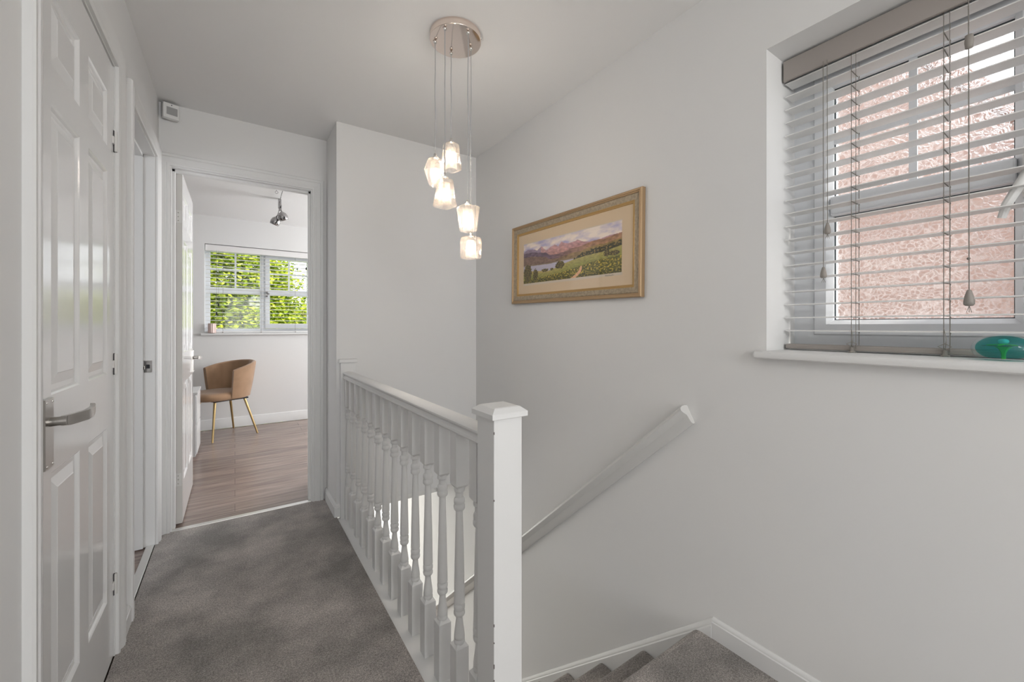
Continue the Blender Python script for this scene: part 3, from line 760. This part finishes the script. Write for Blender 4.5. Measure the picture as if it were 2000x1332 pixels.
# the print: procedurally painted landscape
U0, U1, Z0, Z1 = -.378, .366, -.115, .116
NU, NV = 420, 132
def fbm(x, y, o=4, s=0.0):
    return mnoise.fractal(Vector((x, y, s)), 1.0, 2.1, o)
def interp(x, tab):
    for (a, fa), (b, fb) in zip(tab, tab[1:]):
        if x <= b: return fa + (fb-fa)*max(0, (x-a)/(b-a))
    return tab[-1][1]
def C(r, g, b): return np.array(srgb(r, g, b))
def paint(s, t):
    # sky
    n = fbm(s*7, t*7, 5, 1.3); n2 = fbm(s*16, t*14, 4, 5.1)
    k = min(1, max(0, .5 + n*1.1 + .25*n2 + (.9-t)*-.4 + .1))
    c = C(168, 160, 186)*(1-k) + C(226, 212, 200)*k
    if t > .93: c = c*.96
    far = interp(s, [(0, .80), (.06, .86), (.14, .82), (.17, .78), (.23, .86), (.28, .74), (.33, .79), (.38, .835), (.42, .765), (.455, .865), (.50, .80), (.57, .79), (.62, .815), (.68, .75), (.74, .72), (.82, .73), (.9, .76), (1, .77)]) + .018*fbm(s*22, 3, 4)
    if t < far:
        m = fbm(s*26+t*8, t*20-s*9, 5, 2.2); e = (far-t)
        c = C(176, 138, 142)*(1-min(1, e*3.2)) + C(186, 136, 118)*min(1, e*3.2); c = c*(1+.42*m)
        if s < .22: c = C(140, 122, 140)*(1+.25*m)
    near = interp(s, [(0, .76), (.1, .765), (.18, .73), (.27, .69), (.33, .61), (.40, .60), (.48, .62), (.56, .66), (.64, .66), (.70, .69), (.78, .725), (.86, .71), (.93, .75), (1, .76)]) + .012*fbm(s*30, 7, 4)
    if t < near:
        m = fbm(s*30, t*24, 5, 3.7)
        q = min(1, max(0, (s-.3)/.45)); c = (C(104, 84, 100)*(1-q) + C(158, 118, 88)*q)*(1+.5*m)
        if t < near-.10: c = (C(120, 96, 84)*(1-q) + C(142, 116, 66)*q)*(1+.45*m)
    # lake
    up = interp(s, [(0, .46), (.15, .44), (.33, .425), (.45, .445), (.6, .44), (1, .44)]); lo = interp(s, [(0, .30), (.15, .29), (.3, .24), (.42, .30), (.5, .36), (.6, .42), (.62, .44)])
    if lo < t < up and s < .62:
        c = C(176, 170, 184)*(1+.12*fbm(s*10, t*70, 3)); 
        if t > up-.02: c = C(132, 116, 96)
    # fields
    fld = interp(s, [(0, .30), (.15, .29), (.3, .24), (.42, .30), (.5, .36), (.6, .42), (.7, .45), (.85, .46), (1, .52)])
    if t < fld:
        m = fbm(s*40, t*30, 5, 9); g = min(1, max(0, (fld-t)*4))
        c = (C(160, 148, 84)*(1-g) + C(118, 122, 44)*g)*(1+.30*m)
        if s < .32 and t > .22: c = C(176, 156, 96)*(1+.2*m)
        edge = interp(s, [(0, .10), (.25, .12), (.45, .16), (.62, .23), (.75, .29), (1, .34)])
        if t < edge:
            m = fbm(s*62, t*46, 4, 4); c = (C(104, 100, 34)*(.75+.25*max(0, m*3)))*(1+.55*m)
            if m > .25: c = C(190, 166, 66)
            if t < .07: c = c*.62
        # path
        pc_ = .655 - (.23-t)*.35 + .02*math.sin(t*14); pw_ = .012 + (.24-t)*.17
        if t < .24 and abs(s-pc_) < pw_*.5: c = C(206, 160, 118)*(1+.25*fbm(s*50, t*40, 3))
    # tree line at right
    tb = interp(s, [(.58, .40), (.7, .44), (.85, .46), (1, .52)]); tt = interp(s, [(.58, .43), (.63, .48), (.70, .53), (.78, .56), (.86, .58), (.93, .60), (1, .63)]) + .05*fbm(s*34, 2, 3)
    if s > .58 and tb < t < tt:
        m = fbm(s*70, t*40, 4, 8); c = C(60, 56, 26)*(1+.9*m)
        if m > .3: c = C(150, 122, 64)
    for cs, ct, rs, rt in ((.055, .26, .052, .22), (.155, .20, .032, .14), (.44, .34, .05, .09), (.27, .27, .04, .04), (.88, .42, .025, .07), (.35, .27, .02, .03), (.94, .40, .045, .05)):
        q = ((s-cs)/rs)**2 + ((t-ct)/rt)**2 + .5*fbm(s*50, t*30, 3, cs)
        if q < 1:
            m = fbm(s*90, t*50, 3, 6); c = C(76, 66, 36)*(1+.8*m)
            if m > .22: c = C(132, 116, 56)
    return np.clip(c*1.32, 0.004, 1)
verts = []; faces = []; cols = []
for j in range(NV+1):
    for i in range(NU+1):
        s, t = i/NU, j/NV
        verts.append(pl(U0+(U1-U0)*s, Z0+(Z1-Z0)*t, .0072)); cols.append((*paint(s, t), 1))
for j in range(NV):
    for i in range(NU):
        a = j*(NU+1)+i; faces.append((a, a+1, a+NU+2, a+NU+1))
me = bpy.data.meshes.new('print'); me.from_pydata(verts, [], faces)
at = me.color_attributes.new('paint', 'FLOAT_COLOR', 'POINT'); at.data.foreach_set('color', np.array(cols, dtype=np.float32).ravel())
me.materials.append(M['print']); po = bpy.data.objects.new('print', me); COL.objects.link(po); po.parent = PIC
bm = bmesh.new(); w = .003
for a in ((U0-w, U1+w, Z1, Z1+w*1.5), (U0-w, U1+w, Z0-w*4, Z0)): box(bm, -.0071, -.0066, -a[1], -a[0], a[2], a[3])
link('print_border', bm, mat('print_paper', (.72, .62, .50), .8), po, world=False)
bm = bmesh.new(); pts = [pl(.268+.055*k/22+.003*math.sin(k*1.9), Z0-.0085+.003*math.sin(k*2.7), .0074) for k in range(23)]; tube(bm, pts, .0005, 4)
link('signature', bm, M['ink'], po, world=False)
link('picture_glass', B(-.0086, -.0078, -(PWd/2-.054), PWd/2-.054, -(PH/2-.054), PH/2-.054), M['glass'], PIC, world=False)

# ------------------------------------------------------------------ pendant light
PL = root('pendant_light', 'five-drop pendant light with glowing frosted glass cube shades above the stairwell', 'ceiling light', (.758, 1.535, HC))
bm = bmesh.new(); lathe(bm, [(.002, 0), (.1045, 0), (.1055, -.003), (.1055, -.024), (.1045, -.0265), (.102, -.0275), (.002, -.0275)], (.757, 1.532, HC), n=64)
CP = link('ceiling_plate', bm, M['rose'], PL, smooth='auto')
bm = bmesh.new(); bmesh.ops.create_uvsphere(bm, u_segments=10, v_segments=8, radius=.005, matrix=Matrix.Translation((.757+.105*math.cos(-.6), 1.532+.105*math.sin(-.6), HC-.012))); link('plate_screw', bm, M['chrome'], CP, smooth=True)
drops = [ # hook x,y ; z cap top, shade top, shade bottom ; half widths top,mid,bottom ; rot, cap pos
 (.682, 1.569, 1.829, 1.808, 1.697, (.023, .036, .021), 38, .45),
 (.767, 1.596, 1.923, 1.901, 1.789, (.026, .031, .036), 12, .85),
 (.683, 1.477, 1.722, 1.696, 1.589, (.025, .031, .037), 8, .85),
 (.769, 1.446, 1.622, 1.597, 1.497, (.036, .034, .028), 5, .2),
 (.823, 1.522, 1.515, 1.495, 1.405, (.032, .036, .034), 20, .25)]
rs = random.Random(5)
for x, y, zc, zt, zb_, hw, rot, kk in drops:
    bm = bmesh.new(); bmesh.ops.create_uvsphere(bm, u_segments=14, v_segments=10, radius=.0075, matrix=Matrix.Translation((x, y, HC-.036)))
    tube(bm, [(x-.006*(1 if x < .75 else -1), y+.008, HC-.0275), (x, y, HC-.034)], .0016, 6)
    link('cable_hook', bm, M['chrome'], CP, smooth=True)
    bm = bmesh.new(); npt = 9
    tube(bm, [(x + .0012*math.sin(i*1.7+x*90)*(0 < i < npt-1), y + .0012*math.cos(i*1.3+y*50)*(0 < i < npt-1), HC-.036 + (zc-HC+.036)*i/(npt-1)) for i in range(npt)], .0017, 8)
    cb = link('cable', bm, M['cable'], PL, smooth=True)
    bm = bmesh.new(); lathe(bm, [(.001, .002), (.005, .001), (.0062, -.002), (.0062, -.011), (.0085, -.012), (.0085, -.0155), (.014, -.0165), (.014, -.0200), (.010, -.0225)], (x, y, zc), n=18)
    cp = link('lamp_cap', bm, M['chrome'], PL, smooth='auto')
    # shade: faceted glass block, open below
    bm = bmesh.new(); rings = []
    ca, sa = math.cos(R(rot)), math.sin(R(rot))
    H_ = zt-zb_
    def ring(h, z, ch=.16, tw=0.):
        pts = []
        for sx_, sy_ in ((-1, -1), (1, -1), (1, 1), (-1, 1)):
            for q in (0, 1):
                if (sx_*sy_ > 0) == (q == 0): u, v = sx_*h, sy_*h*(1-ch)
                else: u, v = sx_*h*(1-ch), sy_*h
                a = math.atan2(v, u)+tw; rr = math.hypot(u, v); pts.append((x+rr*math.cos(a+R(rot)), y+rr*math.sin(a+R(rot)), z))
        return pts
    zm = zb_ + H_*(1-kk) if kk < .5 else zb_+H_*.35
    outer = [ring(.010, zt+.0005), ring(hw[0]*.88, zt), ring(hw[0], zt-.005), ring(hw[1], zm, .2, .10), ring(hw[2], zb_+.005, .22), ring(hw[2]*.9, zb_, .22)]
    inner = [ring(hw[2]*.62, zb_, .4), ring(.019, zb_+H_*.4, .4), ring(.016, zt-.014, .4), ring(.003, zt-.012, .4)]
    loft(bm, outer+inner)
    sh = link('glass_shade', bm, M['shade'], PL, smooth=False)
    bm = bmesh.new(); lathe(bm, [(.0005, -.004), (.005, -.003), (.0075, .004), (.0075, .028), (.006, .034), (.003, .037)], (x, y, zb_+H_*.32), n=14)
    link('bulb', bm, M['bulb'], sh, smooth=True)
    lp = bpy.data.lights.new('bulb_light', 'POINT'); lp.energy = 2.2; lp.color = (1, .91, .81); lp.shadow_soft_size = .012
    lo = bpy.data.objects.new('bulb_light', lp); COL.objects.link(lo); lo.location = (x, y, zb_+H_*.32+.012)

# ------------------------------------------------------------------ wall sensor in the corner
SN = root('wall_sensor', 'small white alarm sensor box with grey panel high in the corner by the ceiling', 'alarm sensor', (-.285, 2.84, 2.27), R(18))
link('sensor_body', B(-.034, .034, -.012, .020, -.040, .040, bev=.004), M['white'], SN, world=False)
link('sensor_panel', B(-.020, .026, -.0135, -.011, -.022, .018, bev=.0005), M['grey'], SN, world=False)
link('sensor_led', B(-.001, .003, -.0132, -.011, .027, .032), M['gap'], SN, world=False)
link('mounting_bracket', B(-.034, -.008, .018, .030, -.030, .050), M['grey'], SN, world=False)

# ------------------------------------------------------------------ bedroom window
WX = 5.60
bm = bmesh.new(); z0, z1 = 1.045, BZ1
y0, y1 = WX, WX+.07
box(bm, BX0, BX0+.045, y0, y1, z0, z1); box(bm, BX1-.045, BX1, y0, y1, z0, z1); box(bm, BX0+.045, BX1-.045, y0, y1, z0, z0+.045); box(bm, BX0+.045, BX1-.045, y0, y1, z1-.065, z1)
box(bm, .243, .290, y0, y1, z0+.045, z1-.065); box(bm, .79, .84, y0, y1, z0+.045, z1-.065); box(bm, BX0+.045, .243, y0+.006, y1, 1.492, 1.554)
W2 = link('window_2', bm, M['upvc'], loc=(.25, WX, z0)); W2['kind'] = 'structure'; W2['label'] = 'white bedroom window looking out at green trees'
bm = bmesh.new(); xa, xb, za, zb2 = .292, .788, z0+.047, z1-.067; s = .049
box(bm, xa, xa+s, y0-.012, y1-.01, za, zb2); box(bm, xb-s, xb, y0-.012, y1-.01, za, zb2); box(bm, xa+s, xb-s, y0-.012, y1-.01, za, 1.150); box(bm, xa+s, xb-s, y0-.012, y1-.01, 1.91, zb2); box(bm, xa+s, xb-s, y0-.010, y1-.01, 1.482, 1.549)
SA = link('sash', bm, M['upvc'], W2)
bm = bmesh.new()
box(bm, -.004, .014, y0+.014, y0+.024, 1.554, z1-.065); box(bm, BX0+.045, .243, y0+.015, y0+.023, 1.752, 1.768)
box(bm, .532, .550, y0+.014, y0+.024, 1.549, 1.91); box(bm, xa+s, xb-s, y0+.015, y0+.023, 1.728, 1.744)
link('glazing_bar', bm, M['upvc'], W2)
bm = bmesh.new(); box(bm, BX0+.04, .245, y0+.028, y0+.032, z0+.04, z1-.06); box(bm, xa+.03, xb-.03, y0+.028, y0+.032, za+.03, zb2-.03); box(bm, .84, BX1-.04, y0+.028, y0+.032, z0+.04, z1-.06); link('glass_pane', bm, M['glass'], W2)
bm = bmesh.new(); box(bm, .300, .318, y0-.030, y0-.012, 1.46, 1.53, bev=.003); bmesh.ops.create_uvsphere(bm, u_segments=10, v_segments=8, radius=.013, matrix=Matrix.Translation((.325, y0-.03, 1.497))); link('window_handle', bm, M['chromed'], W2, smooth='auto')
bm = bmesh.new(); box(bm, BX0-.035, BX1+.035, YW-.03, YW, 1.020, 1.045, bev=.006); box(bm, BX0, BX1, YW, WX, 1.021, 1.045); struct('trim_11', bm, M['satin'])
# blind of the bedroom window
B2 = root('venetian_blind', 'white venetian blind at the bedroom window with slats open over the green trees', 'blind', (.5, 5.53, 1.05))
link('headrail', B(BX0+.006, BX1-.006, 5.505, 5.560, 1.940, 2.006, bev=.002), M['blind'], B2)
bm = bmesh.new()
for k in range(20):
    z = 1.098+.0425*k
    r_ = []
    for i in range(5):
        t_ = i/4; r_.append((5.512+.048*t_, z+.001-.002*t_+.002*(1-(2*t_-1)**2)))
    ring_ = [(a, b+.0012) for a, b in r_] + [(a, b-.0012) for a, b in reversed(r_)]
    loft(bm, [[(BX0+.008, a, b) for a, b in ring_], [(BX1-.008, a, b) for a, b in ring_]])
link('slats', bm, M['blind'], B2)
link('bottom_rail', B(BX0+.008, BX1-.008, 5.510, 5.562, 1.0485, 1.063, bev=.003), M['blind'], B2)
for x in (-.11, .25, .60, .96):
    bm = bmesh.new()
    for yy in (5.511, 5.561): tube(bm, [(x, yy, 1.055), (x, yy, 1.945)], .0008, 5)
    lc = link('ladder_cord', bm, M['cord'], B2)
    bm = bmesh.new(); lathe(bm, [(.007, 0), (.007, .006), (.003, .010)], (x, 5.504, 1.046), n=10); link('cord_clip', bm, M['acorn'], lc, smooth=True)
for x, z in ((-.148, 1.37), (-.166, 1.278), (.715, 1.835)):
    bm = bmesh.new(); tube(bm, [(x, 5.5, 1.95), (x, 5.5, z)], .0010, 5); pc = link('pull_cord', bm, M['cord'], B2)
    bm = bmesh.new(); lathe(bm, [(.003, 0), (.006, -.008), (.0095, -.026), (.008, -.032), (.001, -.034)], (x, 5.5, z), n=12); link('acorn', bm, M['gap'], pc, smooth=True)
# candle glass on the bedroom sill
bm = bmesh.new()
n = 24
rings = []
for r_, z in ((.034, 0), (.036, .004), (.036, .100), (.034, .104), (.031, .104), (.031, .08), (.002, .08)):
    rings.append([(-.205+(r_+(.0016 if (i % 2 and r_ > .0345) else 0))*math.cos(2*math.pi*i/n), 5.470+.0+(r_+(.0016 if (i % 2 and r_ > .0345) else 0))*math.sin(2*math.pi*i/n), 1.0455+z) for i in range(n)])
loft(bm, rings)
CG = link('candle_jar', bm, M['candle'], loc=(-.205, 5.470, 1.0455)); CG['label'] = 'small ribbed pinkish candle jar at the left end of the bedroom window sill'; CG['category'] = 'candle'

# ------------------------------------------------------------------ ceiling spotlight in the bedroom
SL = root('ceiling_spotlight', 'chrome bar spotlight with round heads on the bedroom ceiling', 'ceiling light', (.345, 4.1, HC-.014))
zc = HC-.014
bm = bmesh.new(); tube(bm, [(.335, 3.86, zc-.030), (.345, 4.40, zc-.030)], .0045, 10); box(bm, .325, .350, 3.85, 3.90, zc-.034, zc); link('bar', bm, M['chromed'], SL, smooth='auto')
bm = bmesh.new(); box(bm, .335, .360, 4.38, 4.42, zc-.085, zc, bev=.003); lathe(bm, [(.013, -.055), (.013, 0)], (.352, 4.40, zc-.05), n=12); link('lamp_holder', bm, M['chromed'], SL, smooth='auto')
for x, y, z, tilt in ((.372, 4.38, zc-.165, 25), (.318, 4.46, zc-.20, -20)):
    bm = bmesh.new(); lathe(bm, [(.002, .045), (.020, .042), (.036, .024), (.042, 0), (.040, -.020), (.036, -.032), (.030, -.030), (.012, .005)], n=24)
    mt = Matrix.Translation((x, y, z)) @ Matrix.Rotation(R(18), 4, 'X') @ Matrix.Rotation(R(-tilt), 4, 'Y')
    bmesh.ops.transform(bm, matrix=mt, verts=bm.verts)
    h = link('spot_head', bm, M['chromed'], SL, smooth=True)
    bm = bmesh.new(); lathe(bm, [(.001, -.022), (.026, -.022), (.026, -.018), (.001, -.016)], n=20); bmesh.ops.transform(bm, matrix=mt, verts=bm.verts); link('lens', bm, M['spotbulb'], h, smooth=True)
    bm = bmesh.new(); tube(bm, [(.35, 4.40, zc-.09), ((x+.35)/2, (y+4.4)/2, z+.055), (x, y, z+.035)], .006, 8); link('neck', bm, M['chromed'], h, smooth=True)
# small ceiling hook
bm = bmesh.new(); tube(bm, [(.298, 4.07, zc), (.298, 4.07, zc-.022)], .0022, 8); lathe(bm, [(.008, 0), (.008, -.003)], (.298, 4.07, zc), n=12)
tube(bm, [(.298+.011*math.sin(a*math.pi/8), 4.07, zc-.033+.011*math.cos(a*math.pi/8)) for a in range(17)], .0022, 6)
HK = link('ceiling_hook', bm, M['chromed'], smooth='auto', loc=(.298, 4.07, zc)); HK['label'] = 'small chrome ring hook in the bedroom ceiling left of the spotlight'; HK['category'] = 'hook'

# ------------------------------------------------------------------ chair (tan velvet tub chair, gold legs)
CH = root('tub_chair', 'tan velvet tub chair with slim gold legs under the bedroom window', 'chair', (-.095, 5.13, 0), R(-62))
# local: front is -y ; seat centre at origin
def rot(o): return o
bm = bmesh.new(); rings = []
nS = 40
def seat_pt(a, r, z):
    c, s = math.cos(a), math.sin(a)
    q = 1/((abs(c)**2.8 + abs(s)**2.8)**(1/2.8)); return (r*.225*q*c, r*.240*q*s - .055, z)
for r_, z in ((.80, .385), (.97, .39), (1.02, .41), (1.02, .435), (.97, .455), (.80, .465), (.4, .468)):
    rings.append([seat_pt(2*math.pi*i/nS, r_, z) for i in range(nS)])
loft(bm, rings); link('seat', bm, M['velvet'], CH, world=False, smooth=True)
# wrap-round back: flared shell
bm = bmesh.new(); nA = 60; inn = []; outr = []
rows = 8
def back_pt(t, f, th):
    """t -1..1 round the back, f 0..1 height"""
    a = R(90) + t*R(101)
    top = .750 - .075*abs(t)**2.2
    z = .40 + (top-.40)*f
    fl = 1.0 + .27*f + .02*math.sin(f*math.pi)
    rr = (.205*fl + th)
    # fluting on the inside
    return (rr*math.cos(a), rr*math.sin(a)*.96, z)
grid_in = []; grid_out = []
for j in range(rows+1):
    f_ = j/rows
    grid_in.append([back_pt(-1+2*i/nA, f_, .006*abs(math.cos((i/nA)*math.pi*8))-.012) for i in range(nA+1)])
    grid_out.append([back_pt(-1+2*i/nA, f_, .030) for i in range(nA+1)])
# rounded lip
lip = []
for q in (.3, .7):
    r_ = []
    for i in range(nA+1):
        a_, b_ = Vector(grid_in[-1][i]), Vector(grid_out[-1][i]); p = a_.lerp(b_, q); p.z += .010; r_.append(tuple(p))
    lip.append(r_)
loft(bm, grid_in+lip+grid_out[::-1], close=False)
# end caps of the arms
for i in (0, nA):
    ringv = [g[i] for g in grid_in] + [l[i] for l in lip] + [g[i] for g in grid_out[::-1]]
    poly(bm, ringv)
bmesh.ops.remove_doubles(bm, verts=bm.verts, dist=.0001)
link('backrest', bm, M['velvet'], CH, world=False, smooth='auto')
link('under_frame', B(-.17, .17, -.17, .15, .374, .388, bev=.004), M['gap'], CH, world=False)
for sx_, sy_ in ((-1, -1), (1, -1), (-1, 1), (1, 1)):
    bm = bmesh.new(); tube(bm, [(sx_*.130, sy_*.135-.01, .392), (sx_*.222, sy_*.212, .001)], [.0125, .0085], 14)
    link('leg', bm, M['brass'], CH, world=False, smooth='auto')

# ------------------------------------------------------------------ white drawer unit behind the open door
DU = root('drawer_unit', 'low white drawer unit mostly hidden behind the open bedroom door', 'drawers', (-.52, 4.5, 0))
bm = bmesh.new(); box(bm, -.76, -.272, 4.30, 4.70, .03, .545); link('body', bm, M['laq'], DU)
link('top', B(-.77, -.258, 4.29, 4.71, .545, .567, bev=.002), M['laq'], DU)
for k in range(2):
    dw = link('drawer', B(-.272, -.262, 4.315, 4.685, .05+.245*k, .286+.245*k, bev=.002), M['laq'], DU)
link('base', B(-.74, -.30, 4.32, 4.68, 0, .03), M['laq'], DU)

# ------------------------------------------------------------------ outside
struct('ground', B(-30, 30, -30, 40, -2.9, -2.72), M['ground'])
NH = root('neighbouring_house', 'pink brick gable wall of the house next door seen through the frosted window', 'house', (3.4, 2.0, -2.7))
bm = bmesh.new(); pr = [(-4.5, -2.7), (-4.5, -3.8+1), (.25, 2.10), (2.45, 5.2), (5.5, .8), (5.5, -2.7)]
loft(bm, [[(3.35, y, z) for y, z in pr], [(8.0, y, z) for y, z in pr]]); link('gable_wall', bm, M['brick'], NH)
bm = bmesh.new(); pr = [(-4.6, -2.7), (.21, 2.10), (2.45, 5.24), (5.7, .8), (5.7, .9), (2.45, 5.32), (.15, 2.13), (-4.7, -2.66)]
loft(bm, [[(3.36, y, z) for y, z in pr], [(8.1, y, z) for y, z in pr]]); link('roof', bm, M['tile'], NH)

def crown(name, label, c, rad, nclump, nleaf, m, sz, seed, group=None, trunk=True):
    rg = random.Random(seed); t = root(name, label, 'tree', (c[0], c[1], -2.7))
    if group: t['group'] = group
    V = []; F = []
    for k in range(nclump):
        while True:
            d = Vector((rg.uniform(-1, 1), rg.uniform(-1, 1), rg.uniform(-1, 1)))
            if d.length < 1: break
        q = d.length; d = d.normalized()*(q**.45)
        cc = Vector((c[0]+d.x*rad[0], c[1]+d.y*rad[1], c[2]+d.z*rad[2])); cr = rg.uniform(.22, .42)
        for i in range(nleaf):
            p = cc + Vector((rg.gauss(0, 1), rg.gauss(0, 1), rg.gauss(0, 1)*.8))*cr*.55
            a = Vector((rg.uniform(-1, 1), rg.uniform(-1, 1), rg.uniform(-.5, .5))).normalized(); b = a.cross(Vector((rg.uniform(-1, 1), rg.uniform(-1, 1), 1))).normalized()
            s1 = sz*rg.uniform(.7, 1.3); s2 = s1*.55
            n0 = len(V); V += [p-a*s1, p-b*s2, p+a*s1, p+b*s2]; F.append((n0, n0+1, n0+2, n0+3))
    off_ = Vector((c[0], c[1], -2.7))
    me = bpy.data.meshes.new('foliage'); me.from_pydata([tuple(v-off_) for v in V], [], F); me.materials.append(m)
    o = bpy.data.objects.new('foliage', me); COL.objects.link(o); o.parent = t
    bm = bmesh.new(); tube(bm, [(0, 0, -.1), (.05, .02, 1.2), (-.03, 0, c[2]+2.7)], [.13, .10, .05], 10)
    for k in range(6):
        a = k*1.05; tube(bm, [(0, 0, 1.4+.25*k), (math.cos(a)*rad[0]*.6, math.sin(a)*rad[1]*.6, 2.3+.35*k)], [.05, .015], 6)
    link('trunk', bm, M['bark'], t, world=False, smooth=True)
    return t
crown('leafy_tree', 'bright yellow-green tree filling the left half of the bedroom window', (-.35, 10.2, 1.0), (1.55, 1.2, 2.3), 620, 150, M['leaf'], .046, 11)
crown('leafy_tree', 'olive green tree seen lower in the right half of the bedroom window', (2.75, 14.2, -.35), (1.9, 1.2, 2.3), 460, 130, M['leaf2'], .052, 23)
crown('leafy_tree', 'darker green tree behind the two nearer ones in the bedroom window', (.1, 18.5, -.4), (2.3, 1.2, 3.0), 400, 90, M['leaf'], .08, 31)
